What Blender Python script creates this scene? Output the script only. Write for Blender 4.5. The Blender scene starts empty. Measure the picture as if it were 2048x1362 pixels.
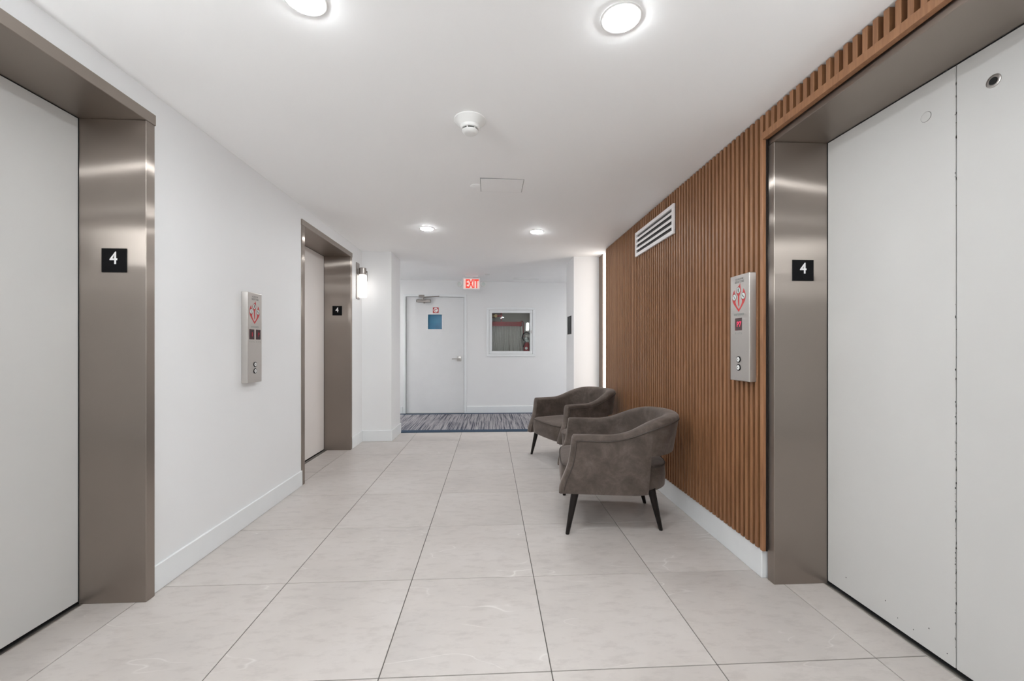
import bpy, bmesh, math, random
from mathutils import Vector, Matrix

random.seed(7)
PI = math.pi
S = bpy.context.scene
COL = S.collection

# ------------------------------------------------------------------ camera, world, exposure
FPX, YAW, HOR, CAMH = 830.0, 0.0521, 695.9, 1.2
cam_d = bpy.data.cameras.new('camera')
cam_d.sensor_fit = 'HORIZONTAL'
cam_d.sensor_width = 36.0
cam_d.lens = 36.0 * FPX / 2048.0
cam_d.shift_y = (HOR - 681.0) / 2048.0
cam_d.clip_start = 0.02
cam = bpy.data.objects.new('camera', cam_d)
COL.objects.link(cam)
cam.location = (0, 0, CAMH)
cam.rotation_euler = (PI / 2, 0, -YAW)
S.camera = cam

W = bpy.data.worlds.new('world')
W.use_nodes = True
W.node_tree.nodes['Background'].inputs[0].default_value = (0.8, 0.85, 0.9, 1)
W.node_tree.nodes['Background'].inputs[1].default_value = 0.05
S.world = W

S.view_settings.view_transform = 'Standard'
S.view_settings.look = 'None'
S.view_settings.gamma = 1.0
S.view_settings.use_curve_mapping = False
S.view_settings.exposure = 0.2
S.cycles.max_bounces = 16
S.cycles.diffuse_bounces = 12
S.cycles.glossy_bounces = 6
S.cycles.transparent_max_bounces = 12
S.cycles.use_denoising = True
S.cycles.sample_clamp_indirect = 10

DOWNLIGHT = 255.0      # radiance of the downlight lenses
LED = 5.2             # vertical light strip
SCONCE = 2.0
FILL_SCONCE = 120.0      # added pair of unseen fill lamps beside the camera, to lift the ceiling
CORRIDOR = 108.0       # panels in the side corridor, out of view to left and right


# ------------------------------------------------------------------ materials
def mat(name):
    m = bpy.data.materials.new(name)
    m.use_nodes = True
    nt = m.node_tree
    return m, nt, nt.nodes['Principled BSDF']


def node(nt, typ, **kw):
    n = nt.nodes.new(typ)
    for k, v in kw.items():
        setattr(n, k, v)
    return n


def ramp(nt, fac, stops):
    r = nt.nodes.new('ShaderNodeValToRGB')
    e = r.color_ramp.elements
    while len(e) < len(stops):
        e.new(0.5)
    for k, (p, c) in enumerate(stops):
        e[k].position = p
        e[k].color = (c[0], c[1], c[2], 1)
    nt.links.new(fac, r.inputs[0])
    return r.outputs[0]


def noise(nt, vec, scale, detail=4, rough=0.55, dist=0.0):
    n = nt.nodes.new('ShaderNodeTexNoise')
    n.inputs['Scale'].default_value = scale
    n.inputs['Detail'].default_value = detail
    n.inputs['Roughness'].default_value = rough
    n.inputs['Distortion'].default_value = dist
    if vec is not None:
        nt.links.new(vec, n.inputs['Vector'])
    return n


def mapping(nt, scale=(1, 1, 1), use='Object', rnd=False, rot=(0, 0, 0)):
    tc = nt.nodes.new('ShaderNodeTexCoord')
    mp = nt.nodes.new('ShaderNodeMapping')
    mp.inputs['Scale'].default_value = scale
    mp.inputs['Rotation'].default_value = rot
    src = tc.outputs[use]
    if rnd:
        oi = nt.nodes.new('ShaderNodeObjectInfo')
        ml = node(nt, 'ShaderNodeMath', operation='MULTIPLY')
        ml.inputs[1].default_value = 37.0
        nt.links.new(oi.outputs['Random'], ml.inputs[0])
        ad = node(nt, 'ShaderNodeVectorMath', operation='ADD')
        nt.links.new(src, ad.inputs[0])
        nt.links.new(ml.outputs[0], ad.inputs[1])
        src = ad.outputs[0]
    nt.links.new(src, mp.inputs['Vector'])
    return mp.outputs[0]


def bump(nt, b, height, strength, dist=0.01):
    n = nt.nodes.new('ShaderNodeBump')
    n.inputs['Strength'].default_value = strength
    n.inputs['Distance'].default_value = dist
    nt.links.new(height, n.inputs['Height'])
    nt.links.new(n.outputs[0], b.inputs['Normal'])


def plain(name, c, rough=0.5, metal=0.0, var=0.03, scale=6.0, bmp=0.0, bscale=300.0, spec=0.5):
    m, nt, b = mat(name)
    v = mapping(nt)
    n = noise(nt, v, scale)
    lo = tuple(max(0, x * (1 - var)) for x in c)
    hi = tuple(min(1, x * (1 + var)) for x in c)
    nt.links.new(ramp(nt, n.outputs[0], [(0.3, lo), (0.7, hi)]), b.inputs['Base Color'])
    b.inputs['Roughness'].default_value = rough
    b.inputs['Metallic'].default_value = metal
    b.inputs['Specular IOR Level'].default_value = spec
    if bmp:
        bump(nt, b, noise(nt, v, bscale, 2).outputs[0], bmp, 0.002)
    return m


def emit(name, c, s):
    m, nt, b = mat(name)
    b.inputs['Base Color'].default_value = (*c, 1)
    b.inputs['Emission Color'].default_value = (*c, 1)
    b.inputs['Emission Strength'].default_value = s
    return m


def mat_tile():
    m, nt, b = mat('porcelain_tile')
    v = mapping(nt, rnd=True)
    vs = mapping(nt, scale=(1.0, 2.6, 1.0), rnd=True, rot=(0, 0, 0.35))
    base = noise(nt, v, 1.6, 5, 0.6)
    fine = noise(nt, vs, 9.0, 7, 0.68)
    c1 = ramp(nt, base.outputs[0], [(0.3, (0.472, 0.438, 0.415)), (0.5, (0.525, 0.486, 0.458)), (0.72, (0.568, 0.532, 0.508))])
    c2 = ramp(nt, fine.outputs[0], [(0.34, (0.85, 0.84, 0.84)), (0.5, (1, 1, 1)), (0.68, (1.0, 1.0, 1.0))])
    mx = node(nt, 'ShaderNodeMix', data_type='RGBA', blend_type='MULTIPLY')
    mx.inputs['Factor'].default_value = 0.75
    nt.links.new(c1, mx.inputs['A'])
    nt.links.new(c2, mx.inputs['B'])
    # thin pale veins along the zero crossings of a warped noise
    w = noise(nt, mapping(nt, scale=(0.7, 2.6, 1.0), rnd=True, rot=(0, 0, -0.7)), 2.0, 2, 0.45, 0.15)
    sb = node(nt, 'ShaderNodeMath', operation='SUBTRACT')
    sb.inputs[1].default_value = 0.5
    nt.links.new(w.outputs[0], sb.inputs[0])
    ab = node(nt, 'ShaderNodeMath', operation='ABSOLUTE')
    nt.links.new(sb.outputs[0], ab.inputs[0])
    vein = ramp(nt, ab.outputs[0], [(0.0, (1, 1, 1)), (0.0045, (0, 0, 0))])
    msk = noise(nt, v, 3.3, 2)
    mk = ramp(nt, msk.outputs[0], [(0.50, (0, 0, 0)), (0.66, (0.5, 0.5, 0.5))])
    mm = node(nt, 'ShaderNodeMath', operation='MULTIPLY')
    nt.links.new(vein, mm.inputs[0])
    nt.links.new(mk, mm.inputs[1])
    m2 = node(nt, 'ShaderNodeMix', data_type='RGBA')
    nt.links.new(mm.outputs[0], m2.inputs['Factor'])
    nt.links.new(mx.outputs['Result'], m2.inputs['A'])
    m2.inputs['B'].default_value = (0.83, 0.81, 0.78, 1)
    nt.links.new(m2.outputs['Result'], b.inputs['Base Color'])
    b.inputs['Roughness'].default_value = 0.36
    b.inputs['Specular IOR Level'].default_value = 0.4
    return m


def mat_steel(name, c, rough=0.3, aniso=-0.8, mix=0.6):
    """brushed metal: a strongly stretched reflection over a duller base"""
    m, nt, b = mat(name)
    n = noise(nt, mapping(nt), 2.0, 2, 0.5)
    lo = tuple(x * 0.93 for x in c)
    col = ramp(nt, n.outputs[0], [(0.3, lo), (0.7, c)])
    nt.links.new(col, b.inputs['Base Color'])
    b.inputs['Roughness'].default_value = 0.42
    b.inputs['Metallic'].default_value = 1.0
    tg = node(nt, 'ShaderNodeTangent', direction_type='RADIAL', axis='Z')
    gl = nt.nodes.new('ShaderNodeBsdfAnisotropic')
    gl.inputs['Roughness'].default_value = rough
    gl.inputs['Anisotropy'].default_value = aniso
    nt.links.new(col, gl.inputs['Color'])
    nt.links.new(tg.outputs[0], gl.inputs['Tangent'])
    mx = nt.nodes.new('ShaderNodeMixShader')
    mx.inputs[0].default_value = mix
    nt.links.new(b.outputs[0], mx.inputs[1])
    nt.links.new(gl.outputs[0], mx.inputs[2])
    nt.links.new(mx.outputs[0], nt.nodes['Material Output'].inputs['Surface'])
    return m


def mat_wood():
    m, nt, b = mat('slat_wood')
    v = mapping(nt, scale=(14, 14, 0.9), rnd=True)
    n = noise(nt, v, 5.0, 6, 0.62, 0.4)
    c = ramp(nt, n.outputs[0], [(0.25, (0.205, 0.092, 0.041)), (0.5, (0.285, 0.134, 0.061)), (0.75, (0.355, 0.174, 0.084))])
    oi = nt.nodes.new('ShaderNodeObjectInfo')
    t = ramp(nt, oi.outputs['Random'], [(0.0, (0.86, 0.84, 0.82)), (1.0, (1.0, 1.0, 1.0))])
    mx = node(nt, 'ShaderNodeMix', data_type='RGBA', blend_type='MULTIPLY')
    mx.inputs['Factor'].default_value = 1.0
    nt.links.new(c, mx.inputs['A'])
    nt.links.new(t, mx.inputs['B'])
    nt.links.new(mx.outputs['Result'], b.inputs['Base Color'])
    b.inputs['Roughness'].default_value = 0.5
    bump(nt, b, n.outputs[0], 0.15, 0.002)
    return m


def mat_suede():
    m, nt, b = mat('brown_suede')
    v = mapping(nt, rnd=True)
    n = noise(nt, v, 9.0, 7, 0.7, 0.4)
    n2 = noise(nt, v, 45.0, 4, 0.6)
    c = ramp(nt, n.outputs[0], [(0.30, (0.048, 0.034, 0.026)), (0.50, (0.083, 0.062, 0.050)), (0.70, (0.136, 0.106, 0.089))])
    c2 = ramp(nt, n2.outputs[0], [(0.3, (0.88, 0.88, 0.88)), (0.7, (1, 1, 1))])
    mx = node(nt, 'ShaderNodeMix', data_type='RGBA', blend_type='MULTIPLY')
    mx.inputs['Factor'].default_value = 0.8
    nt.links.new(c, mx.inputs['A'])
    nt.links.new(c2, mx.inputs['B'])
    nt.links.new(mx.outputs['Result'], b.inputs['Base Color'])
    b.inputs['Roughness'].default_value = 0.75
    b.inputs['Sheen Weight'].default_value = 0.35
    b.inputs['Sheen Roughness'].default_value = 0.4
    b.inputs['Sheen Tint'].default_value = (0.75, 0.66, 0.62, 1)
    bump(nt, b, n2.outputs[0], 0.12, 0.003)
    return m


def mat_carpet():
    m, nt, b = mat('striped_carpet')
    v = mapping(nt, scale=(36, 0.5, 1))
    n = noise(nt, v, 1.6, 3, 0.7)
    v2 = mapping(nt, scale=(75, 1.6, 1))
    n2 = noise(nt, v2, 1.5, 3, 0.7)
    c = ramp(nt, n.outputs[0], [(0.38, (0.03, 0.035, 0.06)), (0.44, (0.13, 0.13, 0.16)), (0.49, (0.30, 0.285, 0.30)), (0.7, (0.43, 0.41, 0.42))])
    c2 = ramp(nt, n2.outputs[0], [(0.36, (0.32, 0.33, 0.4)), (0.5, (1, 1, 1))])
    mx = node(nt, 'ShaderNodeMix', data_type='RGBA', blend_type='MULTIPLY')
    mx.inputs['Factor'].default_value = 0.85
    nt.links.new(c, mx.inputs['A'])
    nt.links.new(c2, mx.inputs['B'])
    nt.links.new(mx.outputs['Result'], b.inputs['Base Color'])
    b.inputs['Roughness'].default_value = 0.95
    bump(nt, b, noise(nt, mapping(nt), 400.0, 2).outputs[0], 0.4, 0.004)
    return m


def mat_glass():
    m, nt, b = mat('clear_pane')
    out = nt.nodes['Material Output']
    tr = nt.nodes.new('ShaderNodeBsdfTransparent')
    tr.inputs[0].default_value = (0.93, 0.95, 0.94, 1)
    gl = nt.nodes.new('ShaderNodeBsdfGlossy')
    gl.inputs['Roughness'].default_value = 0.03
    fr = nt.nodes.new('ShaderNodeFresnel')
    fr.inputs['IOR'].default_value = 1.36
    mx = nt.nodes.new('ShaderNodeMixShader')
    nt.links.new(fr.outputs[0], mx.inputs[0])
    nt.links.new(tr.outputs[0], mx.inputs[1])
    nt.links.new(gl.outputs[0], mx.inputs[2])
    nt.links.new(mx.outputs[0], out.inputs['Surface'])
    return m


M = {}
M['wall'] = plain('wall_paint', (0.81, 0.815, 0.82), 0.55, var=0.012, scale=1.2, bmp=0.06, bscale=220)
M['ceiling'] = plain('ceiling_paint', (0.955, 0.955, 0.955), 0.7, var=0.01, scale=0.8)
M['trimwhite'] = plain('trim_paint', (0.80, 0.82, 0.83), 0.35, var=0.012)
M['grout'] = plain('grout', (0.13, 0.12, 0.11), 0.9, var=0.1, scale=30)
M['tile'] = mat_tile()
M['steel'] = mat_steel('bronze_steel', (0.40, 0.35, 0.312), 0.29, -0.87, 0.62)
M['headersteel'] = mat_steel('header_steel', (0.36, 0.315, 0.28), 0.34, -0.4, 0.3)
M['panelsteel'] = mat_steel('panel_steel', (0.64, 0.61, 0.58), 0.30, -0.7, 0.5)
M['chrome'] = plain('satin_nickel', (0.5, 0.48, 0.46), 0.3, 1.0)
M['darknickel'] = plain('dark_nickel', (0.36, 0.33, 0.31), 0.35, 1.0)
M['door'] = plain('elevator_door_paint', (0.62, 0.615, 0.60), 0.42, var=0.025, scale=1.5, bmp=0.05, bscale=60)
M['doorwarm'] = plain('warm_pale_door', (0.80, 0.755, 0.725), 0.42, var=0.02, scale=1.5)  # warmer, paler copy of the elevator door colour
M['exitdoor'] = plain('exit_door_paint', (0.74, 0.745, 0.75), 0.45, var=0.015)
M['wood'] = mat_wood()
M['woodback'] = plain('slat_backing', (0.010, 0.0045, 0.0025), 0.8, var=0.2, scale=12)
M['woodedge'] = plain('dark_wood_board', (0.16, 0.11, 0.08), 0.5, var=0.15, scale=8)
M['suede'] = mat_suede()
M['piping'] = plain('dark_piping', (0.055, 0.042, 0.035), 0.7, var=0.1)
M['legblack'] = plain('black_wood', (0.010, 0.007, 0.006), 0.4, var=0.2, spec=0.25)
M['black'] = plain('black_plastic', (0.004, 0.004, 0.005), 0.5, var=0.1, spec=0.15)
M['dark'] = plain('dark_gap', (0.008, 0.008, 0.008), 0.8, var=0.1)
M['greyslot'] = plain('dark_duct', (0.045, 0.042, 0.042), 0.7, var=0.2)
M['signwhite'] = plain('sign_white', (0.86, 0.86, 0.86), 0.5, var=0.01)
M['plastic'] = plain('white_plastic', (0.80, 0.80, 0.785), 0.4, var=0.01)
M['red'] = plain('red_paint', (0.36, 0.012, 0.02), 0.4, var=0.08)
M['redprint'] = plain('red_print', (0.50, 0.035, 0.035), 0.5, var=0.05)
M['redglass'] = plain('red_display_glass', (0.035, 0.002, 0.004), 0.12, var=0.05)
M['inkgrey'] = plain('engraved_ink', (0.09, 0.09, 0.085), 0.6, var=0.05)
M['inkgreen'] = plain('faded_ink', (0.20, 0.24, 0.22), 0.6, var=0.05)
M['plaquegrey'] = plain('plaque_grey', (0.035, 0.037, 0.038), 0.5, spec=0.3)
M['jointgrey'] = plain('joint_grey', (0.30, 0.30, 0.30), 0.8)
M['vent'] = plain('vent_paint', (0.82, 0.79, 0.79), 0.45, var=0.01)
M['carpet'] = mat_carpet()
M['navy'] = plain('navy_border', (0.018, 0.045, 0.085), 0.9, var=0.15, scale=60)
M['glass'] = mat_glass()
M['blue'] = plain('blue_window_pane', (0.010, 0.145, 0.27), 0.2, var=0.15, scale=5, spec=0.3)
M['hose'] = plain('canvas_hose', (0.80, 0.77, 0.75), 0.85, var=0.05, scale=40)
M['box'] = plain('cabinet_inner_paint', (0.50, 0.47, 0.44), 0.6, var=0.05)
M['brass'] = plain('aged_brass', (0.28, 0.19, 0.09), 0.4, 1.0, var=0.1)
M['gaugelabel'] = plain('pale_label', (0.62, 0.68, 0.66), 0.4, var=0.04)
M['lens'] = emit('downlight_lens', (0.94, 0.978, 1.0), DOWNLIGHT)
M['led'] = emit('led_strip_light', (1.0, 0.91, 0.84), LED)
M['shade'] = emit('opal_shade', (1.0, 0.97, 0.94), SCONCE)
M['fillshade'] = emit('fill_shade', (0.945, 0.98, 1.0), FILL_SCONCE)
M['fillshadeweak'] = emit('fill_shade_dim', (0.945, 0.98, 1.0), FILL_SCONCE * 0.36)
M['corridorlens'] = emit('corridor_lens', (1.0, 0.99, 0.97), CORRIDOR)
M['exitletter'] = emit('lit_red_letter', (0.75, 0.06, 0.04), 0.55)
M['exitface'] = emit('lit_sign_face', (0.85, 0.62, 0.57), 0.45)
M['reddigit'] = emit('red_digit', (1.0, 0.03, 0.10), 0.8)
M['reddim'] = emit('dim_red_digit', (0.45, 0.01, 0.03), 0.2)


# ------------------------------------------------------------------ mesh helpers
def NB():
    return bmesh.new()


def box(bm, x0, x1, y0, y1, z0, z1, bev=0.0, seg=1):
    vs = [bm.verts.new((x, y, z)) for x in (x0, x1) for y in (y0, y1) for z in (z0, z1)]
    q = [(0, 1, 3, 2), (4, 6, 7, 5), (0, 4, 5, 1), (2, 3, 7, 6), (0, 2, 6, 4), (1, 5, 7, 3)]
    fs = [bm.faces.new([vs[i] for i in f]) for f in q]
    if bev:
        es = list({e for f in fs for e in f.edges})
        bmesh.ops.bevel(bm, geom=es, offset=bev, segments=seg, affect='EDGES', profile=0.5)


def lathe(bm, prof, c=(0, 0, 0), n=32, mtx=None, cap=True):
    """prof: list of (r, h) about the local Z axis"""
    rings = []
    for r, h in prof:
        ring = []
        for k in range(n):
            a = 2 * PI * k / n
            p = Vector((r * math.cos(a), r * math.sin(a), h))
            if mtx:
                p = mtx @ p
            ring.append(bm.verts.new(p + Vector(c)))
        rings.append(ring)
    for a, b in zip(rings, rings[1:]):
        for k in range(n):
            bm.faces.new((a[k], a[(k + 1) % n], b[(k + 1) % n], b[k]))
    if cap:
        bm.faces.new(list(reversed(rings[0])))
        bm.faces.new(rings[-1])


AX = {'Z': Matrix.Identity(3), 'X': Matrix(((0, 0, 1), (1, 0, 0), (0, 1, 0))), 'Y': Matrix(((1, 0, 0), (0, 0, 1), (0, -1, 0)))}


def cyl(bm, c, r, h, axis='Z', n=24, r2=None, bev=0.0):
    r2 = r if r2 is None else r2
    pr = [(r, 0), (r2, h)] if not bev else [(r - bev, 0), (r, bev), (r2, h - bev), (r2 - bev, h)]
    lathe(bm, pr, c, n, AX[axis])


def tube(bm, pts, r, n=8, closed=False):
    pts = [Vector(p) for p in pts]
    N = len(pts)
    rings = []
    up = None
    for i, p in enumerate(pts):
        a = pts[(i - 1) % N] if (closed or i > 0) else p
        b = pts[(i + 1) % N] if (closed or i < N - 1) else p
        t = (b - a).normalized()
        if up is None:
            up = t.orthogonal().normalized()
        u = (up - t * up.dot(t))
        u = u.normalized() if u.length > 1e-6 else t.orthogonal().normalized()
        up = u
        v = t.cross(u)
        rr = r[i] if isinstance(r, (list, tuple)) else r
        rings.append([bm.verts.new(p + u * rr * math.cos(2 * PI * k / n) + v * rr * math.sin(2 * PI * k / n)) for k in range(n)])
    rng = range(N) if closed else range(N - 1)
    for i in rng:
        a, b = rings[i], rings[(i + 1) % N]
        for k in range(n):
            bm.faces.new((a[k], a[(k + 1) % n], b[(k + 1) % n], b[k]))
    if not closed:
        bm.faces.new(list(reversed(rings[0])))
        bm.faces.new(rings[-1])


def prism(bm, poly, fn, d):
    """extrude a 2-D outline; fn(u, v, n) gives the world point"""
    a = [bm.verts.new(fn(u, v, 0)) for u, v in poly]
    b = [bm.verts.new(fn(u, v, d)) for u, v in poly]
    bm.faces.new(list(reversed(a)))
    bm.faces.new(b)
    n = len(poly)
    for k in range(n):
        bm.faces.new((a[k], a[(k + 1) % n], b[(k + 1) % n], b[k]))


def world_of(o):
    m = o.matrix_basis.copy()
    if o.parent:
        m = world_of(o.parent) @ m
    return m


def obj(name, bm, m, parent=None, smooth=None, local=False, origin=None):
    """link bm as one mesh; geometry is given in world space unless local"""
    bmesh.ops.recalc_face_normals(bm, faces=bm.faces[:])
    me = bpy.data.meshes.new(name)
    bm.to_mesh(me)
    bm.free()
    me.materials.append(M[m])
    if smooth is not None:
        for p in me.polygons:
            p.use_smooth = True
        me.set_sharp_from_angle(angle=math.radians(smooth))
    o = bpy.data.objects.new(name, me)
    COL.objects.link(o)
    if parent is not None:
        o.parent = parent
        if not local:
            me.transform(world_of(parent).inverted())
    elif origin is not None:
        me.transform(Matrix.Translation(-Vector(origin)))
        o.location = origin
    return o


def tag(o, label, cat=None, group=None, kind=None):
    o['label'] = label
    if cat:
        o['category'] = cat
    if group:
        o['group'] = group
    if kind:
        o['kind'] = kind
    return o


def thing(name, label, cat, loc, rotz=0.0, group=None):
    o = bpy.data.objects.new(name, None)
    o.empty_display_size = 0.05
    COL.objects.link(o)
    o.location = loc
    o.rotation_euler = (0, 0, rotz)
    return tag(o, label, cat, group)


def struct(name, bm, m, label=None, smooth=None, origin=None):
    o = obj(name, bm, m, None, smooth, origin=origin)
    o['kind'] = 'structure'
    if label:
        o['label'] = label
    return o


def copy_tree(src, parent=None):
    c = src.copy()
    COL.objects.link(c)
    if parent is not None:
        c.parent = parent
        c.matrix_parent_inverse = src.matrix_parent_inverse.copy()
    for ch in src.children:
        copy_tree(ch, c)
    return c


def text_into(bm, body, fn, u0, u1, v0, v1, d, bold=0.0):
    """flat lettering fitted to the rectangle u0..u1, v0..v1, thickness d"""
    cu = bpy.data.curves.new('lettering', 'FONT')
    cu.body = body
    cu.size = 1.0
    cu.offset = bold
    cu.resolution_u = 3
    to = bpy.data.objects.new('lettering', cu)
    COL.objects.link(to)
    dg = bpy.context.evaluated_depsgraph_get()
    me = bpy.data.meshes.new_from_object(to.evaluated_get(dg))
    co = [v.co.copy() for v in me.vertices]
    xs = [c.x for c in co]
    ys = [c.y for c in co]
    sx = (u1 - u0) / (max(xs) - min(xs))
    sy = (v1 - v0) / (max(ys) - min(ys))
    vs = [bm.verts.new(fn(u0 + (c.x - min(xs)) * sx, v0 + (c.y - min(ys)) * sy, d)) for c in co]
    for p in me.polygons:
        try:
            bm.faces.new([vs[i] for i in p.vertices])
        except ValueError:
            pass
    bpy.data.objects.remove(to)
    bpy.data.curves.remove(cu)
    bpy.data.meshes.remove(me)


def cz(x):                     # underside of the ceiling
    return 2.424 - 0.0143 * x


# ------------------------------------------------------------------ setting
XL, XR = -1.65, 1.45
YB, YC, YD, YE = -2.2, 5.43, 5.95, 7.64      # rear wall, column front, column back, far corridor wall
L1 = (0.837, 2.045)
L2 = (3.765, 4.973)
R1 = (0.822, 2.030)
ZL, ZR = 2.275, 2.245
FW = 0.052                                    # face width of the steel frames

# floor: grout bed with the porcelain tiles as its parts
bm = NB()
box(bm, -2.3, 2.1, YB - 0.1, YD - 0.01, -0.12, -0.0035)
floor = struct('floor', bm, 'grout', 'light beige stone-look porcelain tile floor of the elevator lobby')
TX0, TY0, TL, TW, GAP = -1.0372, 1.531, 0.632, 0.642, 0.0042
xl = [TX0 + TL * i for i in range(-1, 5)]


def tile(x0, x1, y0, y1, cache={}):
    w, d = round(x1 - x0, 4), round(y1 - y0, 4)
    if (w, d) not in cache:
        b = NB()
        box(b, -w / 2, w / 2, -d / 2, d / 2, -0.012, 0.0, 0.0008)
        cache[(w, d)] = None
        o = obj('tile', b, 'tile', floor, local=True)
        cache[(w, d)] = o
    else:
        o = cache[(w, d)].copy()
        COL.objects.link(o)
        o.parent = floor
    o.location = ((x0 + x1) / 2, (y0 + y1) / 2, 0)
    return o


g = GAP / 2
for j in range(-5, 7):
    y0, y1 = TY0 + TW * j, min(TY0 + TW * (j + 1), 5.938)
    for i in range(5):
        tile(xl[i] + g, xl[i + 1] - g, y0 + g, y1 - g)
    for (a, b_), xa, xb in ((L1, -1.915, xl[0]), (L2, -1.915, xl[0]), (R1, xl[5], 1.70)):
        lo, hi = max(y0, a - 0.05), min(y1, b_ + 0.05)
        if hi - lo > 0.06:
            tile(xa + g, xb - g, lo + g, hi - g)

# carpet in the cross corridor
carpet = thing('corridor_carpet', 'grey and navy striped carpet runner with dark blue borders before the exit door', 'carpet', (0, 6.78, 0))
bm = NB()
box(bm, -5.0, 5.0, 6.085, 7.515, -0.02, 0.008)
obj('pile', bm, 'carpet', carpet)
for ya, yb in ((5.942, 6.085), (7.515, 7.625)):
    bm = NB()
    box(bm, -5.0, 5.0, ya, yb, -0.02, 0.0085, 0.002)
    tag(obj('border', bm, 'navy', carpet), 'plain navy blue carpet border')

bm = NB()
box(bm, -5.1, 5.1, YD - 0.01, YE + 0.3, -0.12, -0.02)
struct('floor_corridor', bm, 'grout', 'floor slab under the corridor carpet')

# ceiling, very slightly out of level
bm = NB()
vs = []
for x in (-5.2, 5.2):
    for y in (YB - 0.1, YE + 0.4):
        for dz in (0, 0.1):
            vs.append(bm.verts.new((x, y, cz(x) + dz)))
for f in [(0, 1, 3, 2), (4, 6, 7, 5), (0, 4, 5, 1), (2, 3, 7, 6), (0, 2, 6, 4), (1, 5, 7, 3)]:
    bm.faces.new([vs[i] for i in f])
struct('ceiling', bm, 'ceiling', 'smooth white painted ceiling')

TOP = 2.60


def wall_box(bm, x0, x1, y0, y1, z0=0.0):
    box(bm, x0, x1, y0, y1, z0, TOP)


bm = NB()
for a, b_ in ((YB, L1[0] - FW), (L1[1] + FW, L2[0] - FW), (L2[1] + FW, YC)):
    wall_box(bm, XL - 0.33, XL, a, b_)
for a, b_ in (L1, L2):
    wall_box(bm, XL - 0.33, XL, a - FW, b_ + FW, ZL + FW)
struct('wall_left', bm, 'wall', 'white wall with two elevator openings')
bm = NB()
for a, b_ in ((YB, R1[0] - FW), (R1[1] + 0.07, YC)):
    wall_box(bm, XR, XR + 0.33, a, b_)
wall_box(bm, XR, XR + 0.33, R1[0] - FW, R1[1] + 0.07, ZR + 0.047)
struct('wall_right', bm, 'wall', 'white wall behind the wooden slats')
bm = NB()
wall_box(bm, -2.0, 1.8, YB - 0.1, YB)
struct('wall_rear', bm, 'wall')
bm = NB()
wall_box(bm, -5.0, -1.275, YC, YD)
struct('wall_corridor_left', bm, 'wall', 'white pier on the left of the corridor opening')
bm = NB()
wall_box(bm, 1.10, 5.0, YC, YD)
struct('wall_corridor_right', bm, 'wall', 'white pier on the right of the corridor opening')
for sx, nm in ((-1, 'wall_corridor_left_end'), (1, 'wall_corridor_right_end')):
    bm = NB()
    wall_box(bm, min(5.0 * sx, 5.1 * sx), max(5.0 * sx, 5.1 * sx), YD - 0.02, YE + 0.1, -0.02)
    struct(nm, bm, 'wall')

# far corridor wall with the door and the hose cabinet cut out
DX0, DX1, DZ = -1.535, -0.482, 2.13           # door leaf
CX0, CX1, CZ0, CZ1 = -0.035, 0.793, 1.085, 1.905   # cabinet hole
bm = NB()
xs = [-5.0, DX0 - 0.02, DX1 + 0.02, CX0, CX1, 5.0]
box(bm, xs[0], xs[1], YE, YE + 0.3, -0.02, TOP)
box(bm, xs[1], xs[2], YE, YE + 0.3, DZ + 0.02, TOP)
box(bm, xs[2], xs[3], YE, YE + 0.3, -0.02, TOP)
box(bm, xs[3], xs[4], YE, YE + 0.3, -0.02, CZ0)
box(bm, xs[3], xs[4], YE, YE + 0.3, CZ1, TOP)
box(bm, xs[4], xs[5], YE, YE + 0.3, -0.02, TOP)
struct('wall_back', bm, 'wall', 'white far wall of the corridor')


def baseboard(name, x0, x1, y0, y1, h, z0=0.0):
    b = NB()
    box(b, x0, x1, y0, y1, z0, h, 0.003)
    return struct(name, b, 'trimwhite', origin=((x0 + x1) / 2, (y0 + y1) / 2, z0))


BT = 0.014
baseboard('baseboard_left', XL, XL + BT, L1[1] + FW + 0.002, L2[0] - FW - 0.002, 0.132)
baseboard('baseboard_left', XL, XL + BT, L2[1] + FW + 0.002, YC, 0.138)
baseboard('baseboard_left', XL, XL + BT, YB, L1[0] - FW - 0.002, 0.132)
baseboard('baseboard_column', XL + BT, -1.275 + BT, YC - BT, YC, 0.138)
baseboard('baseboard_column', -1.275, -1.275 + BT, YC, YD, 0.138)
baseboard('baseboard_column', 1.10 - BT, XR, YC - BT, YC, 0.138)
baseboard('baseboard_column', 1.10 - BT, 1.10, YC, YD, 0.138)
baseboard('baseboard_right', 1.412, XR, R1[1] + 0.062, YC - BT, 0.148)
baseboard('baseboard_right', 1.436, XR, YB, R1[0] - FW - 0.002, 0.148)
baseboard('baseboard_back', -0.43, 5.0, YE - BT, YE, 0.132)
baseboard('baseboard_back', -5.0, -1.59, YE - BT, YE, 0.132)
baseboard('baseboard_rear', XL + BT, 1.436, YB, YB + BT, 0.132)


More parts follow.
